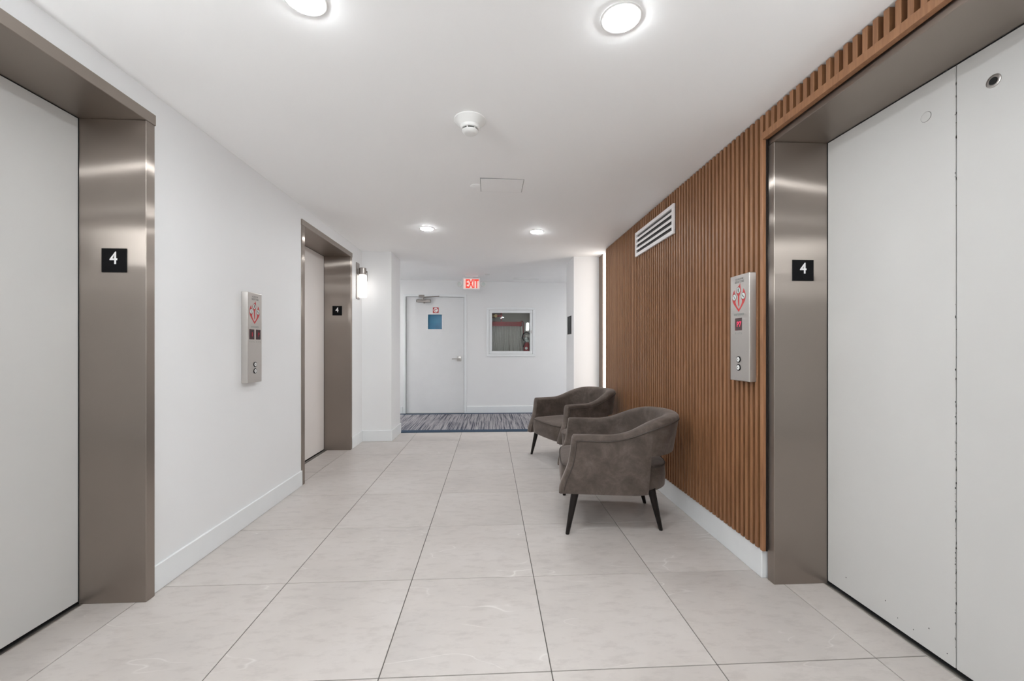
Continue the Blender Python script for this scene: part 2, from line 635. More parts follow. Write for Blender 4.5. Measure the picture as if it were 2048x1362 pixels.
# ------------------------------------------------------------------ elevators
def elevator(label, side, yy, zt, xf, xd, hdr, paint='door'):
    """side -1: left wall, +1: right wall; xf front of the steel frame, xd door face"""
    s = side
    y0, y1 = yy
    t = thing('elevator_entrance', label, 'elevator', (xf, (y0 + y1) / 2, 0))

    def bx(b, xa, xb, *r):
        box(b, min(xa, xb), max(xa, xb), *r)
    for a, b_ in ((y0 - FW, y0), (y1, y1 + FW)):
        b = NB()
        bx(b, xf, xd - s * 0.001, a, b_, 0.0, zt, 0.002)
        obj('jamb', b, 'steel', t)
    b = NB()
    bx(b, xf - s * 0.003, xd - s * 0.001, y0 - FW - 0.004, y1 + FW + 0.004, zt, zt + hdr, 0.002)
    obj('header', b, 'headersteel', t)
    ym = (y0 + y1) / 2 + (0.02 if s > 0 else 0)
    for a, b_ in ((y0 - 0.01, ym - 0.0016), (ym + 0.0016, y1 + 0.01)):
        b = NB()
        bx(b, xd, xd + s * 0.03, a, b_, 0.014, zt + 0.02, 0.0015)
        obj('door_panel', b, paint, t)
    b = NB()
    bx(b, xd - s * 0.022, xd + s * 0.05, y0 + 0.001, y1 - 0.001, -0.003, 0.0025, 0.001)
    obj('sill', b, 'chrome', t)
    b = NB()
    bx(b, xd - s * 0.001, xd + s * 0.05, y0 + 0.002, y1 - 0.002, 0.0026, 0.0032)
    bx(b, xd + s * 0.034, xd + s * 0.05, y0 - 0.05, y1 + 0.05, 0.0033, zt + 0.05)
    obj('shaft_gap', b, 'dark', t)
    b = NB()  # thin black strips stand for the shaded gap between door and jamb
    bx(b, xd - s * 0.0035, xd - s * 0.0002, y0 + 0.0005, y0 + 0.0026, 0.003, zt - 0.0005)
    bx(b, xd - s * 0.0035, xd - s * 0.0002, y1 - 0.0026, y1 - 0.0005, 0.003, zt - 0.0005)
    bx(b, xd - s * 0.0035, xd - s * 0.0002, y0 + 0.0026, y1 - 0.0026, zt - 0.0026, zt - 0.0005)
    tag(obj('door_gap_line', b, 'dark', t), 'black strip painted in as the dark gap around the door opening')
    return t, ym


eL1, _ = elevator('nearest elevator on the left wall, bronze steel frame around pale grey doors', -1, L1, ZL, -1.622, -1.925, 0.052)
eL2, _ = elevator('farther elevator on the left wall, bronze steel frame around warm pale doors', -1, L2, ZL, -1.640, -1.948, 0.052, 'doorwarm')
eR1, ymR = elevator('elevator on the right wall with steel frame and scuffed pale double doors', 1, R1, ZR, 1.436, 1.718, 0.046)

# keyhole escutcheon, round cover plate and chipped paint on the right elevator's doors
pn = [c for c in eR1.children if c.name.startswith('door_panel')]
b = NB()
lathe(b, [(0.0215, 0.0), (0.0215, 0.002), (0.019, 0.003), (0.013, 0.0025), (0.0125, 0.001)], (1.7175, 1.330, 2.112), 28, Matrix(((0, 0, -1), (1, 0, 0), (0, 1, 0))))
tag(obj('keyhole_ring', b, 'chrome', pn[0], 40), 'round metal keyhole ring')
b = NB()
lathe(b, [(0.0115, 0.0), (0.0115, 0.004)], (1.7175, 1.330, 2.112), 20, Matrix(((0, 0, -1), (1, 0, 0), (0, 1, 0))))
tag(obj('keyhole', b, 'dark', pn[0]), 'black keyhole')
b = NB()
lathe(b, [(0.0185, 0.0), (0.0185, 0.0012), (0.017, 0.0016)], (1.7178, 1.551, 2.112), 28, Matrix(((0, 0, -1), (1, 0, 0), (0, 1, 0))))
obj('cover_plate', b, 'door', pn[1], 40)
b = NB()
lathe(b, [(0.0196, 0.0), (0.0196, 0.0006)], (1.7178, 1.551, 2.112), 28, Matrix(((0, 0, -1), (1, 0, 0), (0, 1, 0))))
obj('cover_rim', b, 'inkgrey', pn[1], 40)
rng = random.Random(5)
b = NB()
for k in range(60):
    z = rng.uniform(0.03, 1.0) if rng.random() < 0.72 else rng.uniform(1.0, 2.2)
    h = rng.uniform(0.0015, 0.008)
    w = rng.uniform(0.0008, 0.0022)
    y = ymR + rng.choice((-1, 1)) * rng.uniform(0.0008, 0.0022)
    pl = [(y + w * math.cos(a_) * rng.uniform(0.5, 1.1), z + h * math.sin(a_) * rng.uniform(0.5, 1.1)) for a_ in [2 * PI * q / 7 for q in range(7)]]
    prism(b, pl, lambda u, v, nn: (1.7176 - nn, u, v), 0.0004)
for y, z in ((1.72, 0.10), (1.665, 0.06), (1.60, 0.055), (1.54, 0.10), (1.475, 0.05), (1.92, 0.09)):
    pl = [(y + 0.0022 * math.cos(a_) * rng.uniform(0.5, 1.1), z + 0.0032 * math.sin(a_) * rng.uniform(0.5, 1.1)) for a_ in [2 * PI * q / 7 for q in range(7)]]
    prism(b, pl, lambda u, v, nn: (1.7176 - nn, u, v), 0.0004)
c = obj('paint_chip', b, 'dark', eR1)
tag(c, 'black chips in the paint along the door seam', kind='stuff')


def floor_sign(label, x0, x1, z0, z1, y):
    t = thing('floor_number_sign', label, 'sign', ((x0 + x1) / 2, y, z0))
    b = NB()
    box(b, x0, x1, y - 0.006, y - 0.0005, z0, z1, 0.001)
    obj('plate', b, 'black', t)
    b = NB()
    w, h = x1 - x0, z1 - z0
    text_into(b, '4', lambda u, v, n: (u, y - 0.006 - n, v), x0 + w * 0.335, x0 + w * 0.645, z0 + h * 0.34, z0 + h * 0.86, 0.0008, 0.012)
    tag(obj('numeral', b, 'signwhite', t), 'white numeral 4')
    b = NB()
    for k in range(3):
        for q in range(2):
            if (k, q) in ((0, 0), (1, 1), (0, 1), (2, 1)):
                lathe(b, [(0.0016, 0), (0.001, 0.0008)], (x0 + w * 0.46 + q * 0.004, y - 0.006, z0 + h * 0.12 + k * 0.004), 8, Matrix(((1, 0, 0), (0, 0, -1), (0, 1, 0))))
    tag(obj('braille', b, 'black', t), 'black braille dots', kind='stuff')
    return t


floor_sign('black square sign with white 4 on the nearest left steel jamb', -1.818, -1.706, 1.555, 1.667, L1[1])
floor_sign('small black sign with white 4 on the far left elevator jamb', -1.849, -1.740, 1.581, 1.692, L2[1])
floor_sign('black square sign with white 4 on the right elevator jamb', 1.529, 1.640, 1.541, 1.647, R1[1])

# ------------------------------------------------------------------ slat wall
sw = thing('slat_wall', 'brown vertical wooden slat cladding on the right wall above the baseboard', 'wall panel', (1.43, 3.5, 0.15))
PITCH, SWD, SX0, SX1 = 0.0424, 0.0215, 1.400, 1.424
STOP = cz(1.40) - 0.004
b = NB()
box(b, 1.424, XR - 0.0005, R1[1] + 0.062, 4.985, 0.150, STOP + 0.002)
box(b, 1.4185, 1.427, 2.0665, R1[1] + 0.0615, 0.152, STOP)  # dark strip stands for the shade between edge slat and steel frame
box(b, 1.424, XR - 0.0005, -0.2, R1[1] + 0.062, ZR + 0.05, STOP + 0.002)
tag(obj('backing', b, 'woodback', sw), 'dark backing behind the slats')


def slat_mesh(z0, z1, nm, hd=0.012):
    q = NB()
    box(q, -0.012, 2 * hd - 0.012, -SWD / 2, SWD / 2, z0, z1, 0.0012)
    bmesh.ops.recalc_face_normals(q, faces=q.faces[:])
    me = bpy.data.meshes.new(nm)
    q.to_mesh(me)
    q.free()
    me.materials.append(M['wood'])
    return me


tall = slat_mesh(0.0, STOP - 0.152, 'slat')
TRZ = 2.308
edge_slat = slat_mesh(0.0, STOP - 0.152, 'slat', 0.009)
short = slat_mesh(0.0, STOP - TRZ, 'short_slat')
n = 0
while True:
    yf = 2.088 + PITCH * n
    if yf > 4.985:
        break
    o = bpy.data.objects.new('slat', tall if n else edge_slat)
    COL.objects.link(o)
    o.parent = sw
    o.location = (0.5 * (SX0 + SX1) - 1.43, yf - SWD / 2 - 3.5, 0.152 - 0.15)
    n += 1
for k in range(1, 48):
    yf = 2.088 - PITCH * k
    o = bpy.data.objects.new('short_slat', short)
    COL.objects.link(o)
    o.parent = sw
    o.location = (0.5 * (SX0 + SX1) - 1.43, yf - SWD / 2 - 3.5, TRZ - 0.15)
b = NB()
box(b, SX0 - 0.002, SX1, 0.05, 2.064, TRZ - 0.036, TRZ, 0.001)
obj('head_trim', b, 'wood', sw)

# light strip and dark board at the end of the slats
ls = thing('light_strip', 'vertical glowing light strip between the slats and the dark board', 'light', (1.445, 5.19, 0.15))
b = NB()
box(b, 1.4435, 1.4495, 5.135, 5.25, 0.15, cz(1.45) - 0.003, 0.0005)
obj('channel', b, 'vent', ls)
b = NB()
box(b, 1.4415, 1.4434, 5.140, 5.246, 0.16, cz(1.45) - 0.01)
tag(obj('diffuser', b, 'led', ls), 'glowing white diffuser')
b = NB()
box(b, 1.438, 1.4495, 5.254, YC - 0.001, 0.149, cz(1.45) - 0.003, 0.001)
tag(obj('edge_board', b, 'woodedge', None, origin=(1.444, 5.34, 0.149)), 'narrow dark brown board between the light strip and the white pier', 'board')

# ------------------------------------------------------------------ vent grille on the slats
vt = thing('vent_grille', 'white horizontal air vent grille high on the wooden slat wall', 'vent', (1.40, 3.49, 2.07))
V0, V1, VZ0, VZ1, VX = 3.075, 3.905, 2.068, 2.297, 1.382
b = NB()
fw = 0.030
box(b, VX, 1.3995, V0, V1, VZ0, VZ0 + fw, 0.002)
box(b, VX, 1.3995, V0, V1, VZ1 - fw, VZ1, 0.002)
box(b, VX, 1.3995, V0, V0 + fw, VZ0 + fw, VZ1 - fw, 0.002)
box(b, VX, 1.3995, V1 - fw, V1, VZ0 + fw, VZ1 - fw, 0.002)
obj('frame', b, 'vent', vt)
b = NB()
box(b, 1.3975, 1.3995, V0 + fw, V1 - fw, VZ0 + fw, VZ1 - fw)
tag(obj('duct_screen', b, 'greyslot', vt), 'dark duct behind the louvers')
zz = (VZ1 - VZ0 - 2 * fw) / 7
for k in range(3):
    za = VZ0 + fw + zz * (2 * k + 1)
    b = NB()
    vs = [b.verts.new((x, y, z)) for y in (V0 + fw, V1 - fw) for x, z in ((VX + 0.002, za + zz * 0.05), (VX + 0.002, za + zz * 0.95), (1.397, za + zz * 1.25), (1.397, za + zz * 0.55))]
    for f in [(0, 1, 2, 3), (7, 6, 5, 4), (0, 4, 5, 1), (1, 5, 6, 2), (2, 6, 7, 3), (3, 7, 4, 0)]:
        b.faces.new([vs[i] for i in f])
    obj('louver', b, 'vent', vt)

# ------------------------------------------------------------------ call stations
LEAF = [(143, 386), (127, 416), (115, 448), (106, 486), (103, 524), (104, 566), (110, 606), (124, 642), (142, 675), (162, 708), (182, 741),
        (203, 777), (230, 820), (230, 770), (212, 745), (193, 712), (176, 672), (166, 635), (166, 607), (178, 580), (184, 555), (182, 520), (176, 494),
        (163, 470), (152, 446), (146, 418)]
MID = [(256, 268), (247, 300), (226, 322), (202, 346), (186, 372), (177, 405), (180, 438), (192, 468), (206, 496), (214, 520), (214, 610),
       (222, 700), (232, 720), (238, 690), (238, 610), (240, 520), (246, 500), (258, 468), (266, 436), (267, 400), (263, 350), (259, 310)]


def call_station(label, side, yn, yf, z0, z1, depth, xw, displays, zemb, ztxt, zlow, zdisp, zbtn, lowmarks):
    """side -1: on the left wall (faces +X); +1: on the slats (faces -X)"""
    t = thing('call_station', label, 'elevator panel', (xw, (yn + yf) / 2, z0))
    s = side
    xf = xw - s * depth
    yc = (yn + yf) / 2
    # viewer's right is +Y on the left wall (looking -X) and -Y on the right wall
    fn = lambda u, v, nn: (xf - s * nn, yc - s * u, v)
    b = NB()
    box(b, min(xw - s * 0.0005, xf), max(xw - s * 0.0005, xf), yn, yf, z0, z1, 0.003, 2)
    obj('housing', b, 'panelsteel', t)
    sc = 0.156 / 548
    su = 0.124 / 262
    E_ = lambda p: ((p[0] - 232) * su - 0.004, zemb - (p[1] - 545) * sc)
    em = None
    b = NB()
    for poly in (LEAF, [(460 - x, y) for x, y in LEAF], MID):
        prism(b, [E_(p) for p in poly], fn, 0.0006)
    em = tag(obj('flame_emblem', b, 'redprint', t), 'red flame emblem with three round pictograms')
    b = NB()
    b2 = NB()
    for cx_, cy_ in ((145, 528), (222, 404), (315, 528)):
        u, v = E_((cx_, cy_))
        prism(b2, [(u + 0.0182 * math.cos(2 * PI * k / 24), v + 0.0182 * math.sin(2 * PI * k / 24)) for k in range(24)], fn, 0.0008)
        prism(b, [(u + 0.0160 * math.cos(2 * PI * k / 24), v + 0.0160 * math.sin(2 * PI * k / 24)) for k in range(24)], fn, 0.0011)
    obj('pictogram_disc', b, 'gaugelabel', em)
    for k, (cx_, cy_) in enumerate(((145, 528), (222, 404), (315, 528))):
        u, v = E_((cx_, cy_))
        if k == 0:
            pp = [(-.008, .010), (-.004, .010), (.008, -.010), (.004, -.010)]
        elif k == 1:
            pp = [(-.003, .011), (.003, .011), (.005, .002), (.003, -.011), (-.003, -.011), (-.005, .002)]
        else:
            pp = [(-.009, .009), (-.004, .009), (-.004, .003), (.002, .003), (.002, -.003), (.008, -.003), (.008, -.009), (.003, -.009), (.003, -.006), (-.003, -.006), (-.003, 0), (-.009, 0)]
        prism(b2, [(u + a, v + c_) for a, c_ in pp], lambda a, c_, nn: fn(a, c_, nn + 0.0010), 0.0005)
    obj('pictogram', b2, 'inkgrey', em)
    b = NB()
    text_into(b, 'IN CASE OF FIRE', fn, -0.034, 0.036, ztxt[0] - 0.0045, ztxt[0] + 0.0045, 0.0004, 0.01)
    text_into(b, 'USE EXIT STAIRS', fn, -0.040, 0.042, ztxt[1] - 0.006, ztxt[1] + 0.006, 0.0004, 0.01)
    obj('lettering', b, 'inkgrey', t)
    b = NB()
    text_into(b, 'DO NOT USE ELEVATOR', fn, -0.046, 0.042, zlow - 0.006, zlow + 0.006, 0.0004, 0.01)
    obj('lettering', b, 'inkgreen', t)
    for u0, wd, digit, mt in displays:
        b = NB()
        u1 = u0 + wd
        prism(b, [(u0, zdisp - 0.034), (u1, zdisp - 0.034), (u1, zdisp + 0.034), (u0, zdisp + 0.034)], fn, 0.0008)
        d = tag(obj('floor_display', b, 'redglass', t), 'dark red floor display')
        b = NB()
        text_into(b, digit, fn, u0 + wd * (0.3 if len(digit) > 1 else 0.5), u0 + wd * (0.92 if len(digit) > 1 else 0.62 if digit == '1' else 0.74), zdisp - 0.014, zdisp + 0.014, 0.0012, 0.0)
        tag(obj('digit', b, mt, d), 'lit red digits' if mt == 'reddigit' else 'dim red digit')
        b = NB()
        text_into(b, lowmarks, fn, u0, u1, zdisp - 0.055, zdisp - 0.046, 0.0004)
        obj('lettering', b, 'inkgreen', t)
    for z in zbtn:
        b = NB()
        m3 = Matrix(((0, 0, -s), (1, 0, 0), (0, 1, 0)))
        lathe(b, [(0.0175, 0), (0.0175, 0.003), (0.0155, 0.0038), (0.0135, 0.003)], fn(0.0 if s < 0 else -0.006, z, 0), 28, m3)
        bt = tag(obj('button', b, 'black', t, 40), 'round call button with black ring')
        b = NB()
        lathe(b, [(0.0128, 0.0), (0.0128, 0.004), (0.0115, 0.0052)], fn(0.0 if s < 0 else -0.006, z, 0), 24, m3)
        obj('button_cap', b, 'plastic', bt, 40)
        b = NB()
        u = 0.0 if s < 0 else -0.006
        up = 1 if z == zbtn[0] else -1
        prism(b, [(u - 0.004, z - 0.003 * up), (u + 0.004, z - 0.003 * up), (u, z + 0.005 * up)], lambda a, c_, nn: fn(a, c_, nn + 0.0052), 0.0006)
        obj('arrow', b, 'inkgrey', bt)
    return t


call_station('tall steel call panel with two red displays on the white left wall', -1, 2.840, 3.010, 0.965, 1.575, 0.043, XL,
             ((-0.067, 0.058, '1', 'reddim'), (0.011, 0.056, 'P', 'reddim')), 1.442, (1.548, 1.531), 1.343, 1.292, (1.087, 1.043), 'T 1 1 T 5')
call_station('tall steel call panel with one lit red display on the wooden slats', 1, 2.116, 2.288, 1.020, 1.600, 0.040, SX0,
             ((-0.039, 0.062, 'P7', 'reddigit'),), 1.476, (1.577, 1.562), 1.383, 1.330, (1.137, 1.093), 'T 1 1 T 5')

# ------------------------------------------------------------------ ceiling fixtures
pos = [(-0.655, 1.505, 'cut off by the top of the picture'), (0.482, 1.508, 'whole at the top of the picture'),
       (-0.655, 4.332, 'at the far end, nearest the wall lamp'), (0.485, 4.327, 'at the far end, nearest the slat wall'),
       (-0.655, -1.3, 'added for fill behind the camera, left'), (0.482, -1.3, 'added for fill behind the camera, right')]  # this last pair is unseen, added to brighten the near part
for x, y, w_ in pos:
    z = cz(x)
    t = thing('downlight', 'round white recessed ceiling downlight ' + w_, 'light', (x, y, z), 0, 'recessed ceiling downlights')
    b = NB()
    lathe(b, [(0.076, 0.0005), (0.076, -0.002), (0.072, -0.004), (0.064, -0.0035), (0.0625, 0.0)], (x, y, z), 40, cap=False)
    obj('trim_ring', b, 'plastic', t, 40)
    b = NB()
    lathe(b, [(0.0622, -0.0005), (0.0615, -0.0045), (0.054, -0.008), (0.036, -0.0105), (0.012, -0.0115)], (x, y, z), 40)
    tag(obj('lens', b, 'lens', t, 60), 'glowing white lens')

dz = cz(-0.109)
sd = thing('smoke_detector', 'white round smoke detector hanging from the middle of the ceiling', 'smoke detector', (-0.109, 2.24, dz))
b = NB()
lathe(b, [(0.086, 0.0), (0.086, -0.006), (0.084, -0.008), (0.060, -0.030), (0.053, -0.036), (0.050, -0.048), (0.046, -0.051)], (-0.109, 2.24, dz), 48)
obj('base', b, 'plastic', sd, 35)
b = NB()
lathe(b, [(0.038, -0.050), (0.038, -0.060)], (-0.109, 2.24, dz), 32)
tag(obj('sensor_gap', b, 'dark', sd), 'dark sensor slot')
b = NB()
lathe(b, [(0.0425, -0.058), (0.0425, -0.064), (0.036, -0.072), (0.024, -0.076)], (-0.109, 2.24, dz), 32)
obj('cap', b, 'plastic', sd, 35)
for k in range(6):
    b = NB()
    q = Matrix.Rotation(2 * PI * k / 6 + 0.2, 4, 'Z')
    box(b, 0.038, 0.042, -0.003, 0.003, -0.059, -0.050)
    for v in b.verts:
        v.co = q @ v.co + Vector((-0.109, 2.24, dz))
    obj('rib', b, 'plastic', sd)

z = cz(-0.1)
b = NB()
lathe(b, [(0.052, 0.0005), (0.052, -0.0025), (0.049, -0.004)], (-0.100, 3.16, z), 32)
tag(obj('junction_cover', b, 'ceiling', None, 40, origin=(-0.1, 3.16, z)), 'small flat round white cap on the ceiling beside the square access panel', 'cover')
z = cz(0.1)
t = thing('access_panel', 'thin white square access panel in the ceiling beyond the smoke detector', 'panel', (0.085, 3.12, z))
b = NB()
box(b, -0.071, 0.241, 2.999, 3.241, z - 0.0045, z + 0.003, 0.0006)
obj('cover', b, 'ceiling', t)
b = NB()
box(b, -0.075, 0.245, 2.995, 3.245, z - 0.0030, z + 0.003)
tag(obj('joint', b, 'jointgrey', t), 'grey joint around the panel')
z = cz(-0.05)
b = NB()
lathe(b, [(0.042, 0.0005), (0.042, -0.006), (0.036, -0.010)], (-0.049, 6.92, z), 28)
tag(obj('sprinkler_cap', b, 'plastic', None, 40, origin=(-0.049, 6.92, z)), 'small round white sprinkler cap on the corridor ceiling behind the exit sign', 'sprinkler')
z = cz(0.63)
b = NB()
box(b, 0.405, 0.855, 7.20, 7.36, z - 0.006, z + 0.004, 0.001)
tag(obj('ceiling_hatch', b, 'signwhite', None, origin=(0.63, 7.28, z)), 'narrow white ceiling hatch above the hose cabinet', 'panel')

# corridor lamps, out of view left and right of the piers
for x in (-3.0, 2.9):
    z = cz(x)
    t = thing('corridor_light', 'flat square ceiling light in the %s end of the corridor' % ('left' if x < 0 else 'right'), 'light', (x, 6.8, z), 0, 'corridor ceiling lights')
    b = NB()
    box(b, x - 0.17, x + 0.17, 6.63, 6.97, z - 0.012, z + 0.004, 0.002)
    obj('housing', b, 'plastic', t)
    b = NB()
    box(b, x - 0.15, x + 0.15, 6.65, 6.95, z - 0.014, z - 0.0125)
    obj('lens', b, 'corridorlens', t)

# ------------------------------------------------------------------ sconce


def sconce(label, xw, side, y, shade):
    """side +1: hangs on a wall that faces +X"""
    k = side
    xc = xw + k * 0.065

    def bx(b, xa, xb, *r):
        box(b, min(xa, xb), max(xa, xb), *r)
    t = thing('wall_sconce', label, 'lamp', (xw, y, 1.81))
    b = NB()
    bx(b, xw, xw + k * 0.012, y - 0.055, y + 0.055, 1.805, 2.255, 0.002)
    obj('backplate', b, 'darknickel', t)
    b = NB()
    cyl(b, (xc, y, 2.108), 0.044, 0.085, 'Z', 28, bev=0.004)
    bx(b, xw + k * 0.01, xc, y - 0.02, y + 0.02, 2.13, 2.17, 0.002)
    obj('cap', b, 'darknickel', t, 25)
    b = NB()
    bx(b, xc + k * 0.0535, xc + k * 0.0575, y - 0.008, y + 0.008, 2.03, 2.155, 0.001)
    bx(b, xc + k * 0.03, xc + k * 0.0575, y - 0.008, y + 0.008, 2.135, 2.155, 0.001)
    obj('strap', b, 'darknickel', t)
    b = NB()
    lathe(b, [(0.046, 1.828), (0.050, 1.832), (0.0505, 1.95), (0.050, 2.09), (0.044, 2.106)], (xc, y, 0), 32)
    tag(obj('shade', b, shade, t, 50), 'glowing opal glass shade')
    return t


sconce('lit white cylinder wall lamp with dark nickel bracket beside the far left elevator', XL, 1, 5.245, 'shade')
sconce('added unseen cylinder fill lamp, before the nearest left elevator', XL, 1, 0.45, 'fillshade')  # this lamp and the next are added for fill, none known here
sconce('added unseen cylinder fill lamp, before the right elevator', SX0 - 0.002, -1, 0.40, 'fillshadeweak')

# black wall sign on the right pier
t = thing('wall_plaque', 'narrow dark grey plaque on the inner side of the right white pier', 'sign', (1.10, 5.71, 1.39))
b = NB()
box(b, 1.091, 1.0995, 5.59, 5.835, 1.39, 1.64, 0.002)
obj('plate', b, 'plaquegrey', t)
b = NB()
for (ya, yb, za, zb) in ((5.602, 5.823, 1.626, 1.630), (5.602, 5.823, 1.400, 1.404), (5.602, 5.606, 1.404, 1.626), (5.819, 5.823, 1.404, 1.626)):
    box(b, 1.0902, 1.0909, ya, yb, za, zb)
obj('border_line', b, 'black', t)

# ------------------------------------------------------------------ exit door
b = NB()
box(b, DX0 - 0.045, DX0 - 0.003, YE - 0.014, YE + 0.12, -0.01, DZ + 0.048, 0.002)
box(b, DX1 + 0.003, DX1 + 0.046, YE - 0.014, YE + 0.12, -0.01, DZ + 0.048, 0.002)
box(b, DX0 - 0.003, DX1 + 0.003, YE - 0.014, YE + 0.12, DZ + 0.004, DZ + 0.048, 0.002)
door = struct('door_1', b, 'trimwhite', 'white exit door in a white frame at the end of the lobby', origin=((DX0 + DX1) / 2, YE, 0))
LY = YE + 0.022
WX0, WX1, WZ0, WZ1 = -1.140, -0.886, 1.542, 1.812
b = NB()
box(b, DX0 + 0.004, WX0, LY, LY + 0.045, 0.012, DZ)
box(b, WX1, DX1 - 0.004, LY, LY + 0.045, 0.012, DZ)
box(b, WX0, WX1, LY, LY + 0.045, 0.012, WZ0)
box(b, WX0, WX1, LY, LY + 0.045, WZ1, DZ)
leaf = obj('door_leaf', b, 'exitdoor', door)
b = NB()
for r in ((WX0 - 0.014, WX1 + 0.014, WZ0 - 0.014, WZ0), (WX0 - 0.014, WX1 + 0.014, WZ1, WZ1 + 0.014)):
    box(b, r[0], r[1], LY - 0.006, LY, r[2], r[3], 0.001)
for r in ((WX0 - 0.014, WX0), (WX1, WX1 + 0.014)):
    box(b, r[0], r[1], LY - 0.006, LY, WZ0, WZ1, 0.001)
obj('window_frame', b, 'signwhite', leaf)
b = NB()
box(b, WX0 + 0.001, WX1 - 0.001, LY + 0.012, LY + 0.02, WZ0 + 0.001, WZ1 - 0.001)
tag(obj('window_pane', b, 'blue', leaf), 'square blue window pane')
b = NB()
box(b, DX0 - 0.003, DX1 + 0.003, LY + 0.05, LY + 0.06, -0.01, DZ + 0.004)  # black sheet puts the shade of the leaf's edge gaps into colour
obj('gap_backing', b, 'dark', door)
b = NB()
box(b, DX0, DX1, YE - 0.005, LY + 0.04, 0.0, 0.0105, 0.002)
tag(obj('threshold', b, 'chrome', door), 'metal threshold strip')
# notice
NX0, NX1, NZ0, NZ1 = -1.052, -0.946, 1.842, 1.942
b = NB()
box(b, NX0, NX1, LY - 0.002, LY, NZ0, NZ1)
no = tag(obj('notice', b, 'redprint', leaf), 'small red square notice with white circle')
b = NB()
cy_ = LY - 0.002
lathe(b, [(0.040, 0), (0.040, 0.0006)], ((NX0 + NX1) / 2, cy_, (NZ0 + NZ1) / 2), 28, Matrix(((1, 0, 0), (0, 0, -1), (0, 1, 0))))
dsc = obj('notice_disc', b, 'signwhite', no)
b = NB()
fn = lambda u, v, nn: ((NX0 + NX1) / 2 + u, cy_ - 0.0007 - nn, (NZ0 + NZ1) / 2 + v)
ring = [(0.026 * math.cos(a), 0.026 * math.sin(a)) for a in [0.6 + 4.6 * k / 16 for k in range(17)]]
ring += [(0.015 * math.cos(a), 0.015 * math.sin(a)) for a in [0.6 + 4.6 * (16 - k) / 16 for k in range(17)]]
prism(b, ring, fn, 0.0004)
prism(b, [(-0.006, 0.006), (0.012, 0.022), (0.018, 0.015), (0.0, -0.003)], fn, 0.0005)
obj('notice_symbol', b, 'redprint', no)
# closer
b = NB()
box(b, -1.325, -1.085, LY - 0.055, LY, 2.030, 2.085, 0.006, 2)
cyl(b, (-1.345, LY - 0.028, 2.058), 0.024, 0.03, 'X', 16)
cyl(b, (-1.205, LY - 0.028, 2.012), 0.014, 0.02, 'Z', 14)
closer = tag(obj('door_closer', b, 'darknickel', leaf, 25), 'metal door closer')
b = NB()
cyl(b, (-1.225, LY - 0.03, 2.085), 0.014, 0.035, 'Z', 14)
tube(b, [(-1.225, LY - 0.03, 2.118), (-1.15, LY - 0.07, 2.125), (-0.93, YE - 0.018, 2.143)], 0.009, 8)
box(b, -1.30, -1.20, YE - 0.022, YE - 0.0145, 2.120, 2.165, 0.002)
obj('closer_arm', b, 'darknickel', closer, 40)
# handle
b = NB()
box(b, -0.612, -0.532, LY - 0.008, LY, 0.955, 1.045, 0.004, 2)
hd = obj('door_handle', b, 'chrome', leaf, 40)
b = NB()
cyl(b, (-0.572, LY - 0.05, 1.005), 0.012, 0.045, 'Y', 14)
tube(b, [(-0.572, LY - 0.052, 1.005), (-0.62, LY - 0.055, 1.004), (-0.70, LY - 0.052, 1.002)], 0.0095, 10)
obj('lever', b, 'chrome', hd, 40)
b = NB()
cyl(b, (-0.572, LY - 0.056, 1.005), 0.006, 0.006, 'Y', 12)
obj('lock_cylinder', b, 'dark', hd)

# ------------------------------------------------------------------ exit sign
EY = 7.10
ex = thing('exit_sign', 'lit red and white EXIT sign with two round lamp heads under the corridor ceiling', 'sign', (-0.321, EY, cz(-0.32)))
b = NB()
box(b, -0.474, -0.168, EY - 0.025, EY + 0.025, 2.190, 2.392, 0.012, 3)
obj('housing', b, 'signwhite', ex)
b = NB()
box(b, -0.452, -0.190, EY - 0.0275, EY - 0.0245, 2.212, 2.374, 0.001)
tag(obj('sign_face', b, 'exitface', ex), 'lit pinkish white sign face')
b = NB()
text_into(b, 'EXIT', lambda u, v, nn: (u, EY - 0.0275 - nn, v), -0.418, -0.198, 2.216, 2.368, 0.001, 0.035)
tag(obj('lettering', b, 'exitletter', ex), 'red letters EXIT')
b = NB()
box(b, -0.43, -0.21, EY - 0.04, EY + 0.04, cz(-0.32) - 0.025, cz(-0.32), 0.004)
box(b, -0.345, -0.297, EY - 0.015, EY + 0.015, 2.385, cz(-0.32) - 0.02)
obj('canopy', b, 'signwhite', ex)
for x in (-0.522, -0.119):
    b = NB()
    lathe(b, [(0.030, 0.028), (0.043, 0.02), (0.046, -0.02), (0.042, -0.03), (0.034, -0.032)], (x, EY, 2.285), 24, AX['Y'])
    s_ = 1 if x < -0.3 else -1
    cyl(b, (min(x, x + s_ * 0.05), EY, 2.285), 0.009, 0.05, 'X', 10)
    lh = obj('lamp_head', b, 'plastic', ex, 40)
    b = NB()
    lathe(b, [(0.033, -0.0325), (0.020, -0.036)], (x, EY, 2.285), 20, Matrix(((1, 0, 0), (0, 0, 1), (0, 1, 0))))
    obj('lamp_lens', b, 'gaugelabel', lh, 40)

# ------------------------------------------------------------------ hose cabinet
cab = thing('fire_hose_cabinet', 'square white framed glass cabinet set in the wall right of the exit door', 'cabinet', (0.38, YE, 1.046))
OX0, OX1, OZ0, OZ1 = -0.067, 0.826, 1.044, 1.943
GX0, GX1, GZ0, GZ1 = 0.027, 0.729, 1.146, 1.846


def ring4(b, x0, x1, z0, z1, w, y0, y1, bev=0.003):
    box(b, x0, x1, y0, y1, z0, z0 + w, bev)
    box(b, x0, x1, y0, y1, z1 - w, z1, bev)
    box(b, x0, x0 + w, y0, y1, z0 + w, z1 - w, bev)
    box(b, x1 - w, x1, y0, y1, z0 + w, z1 - w, bev)


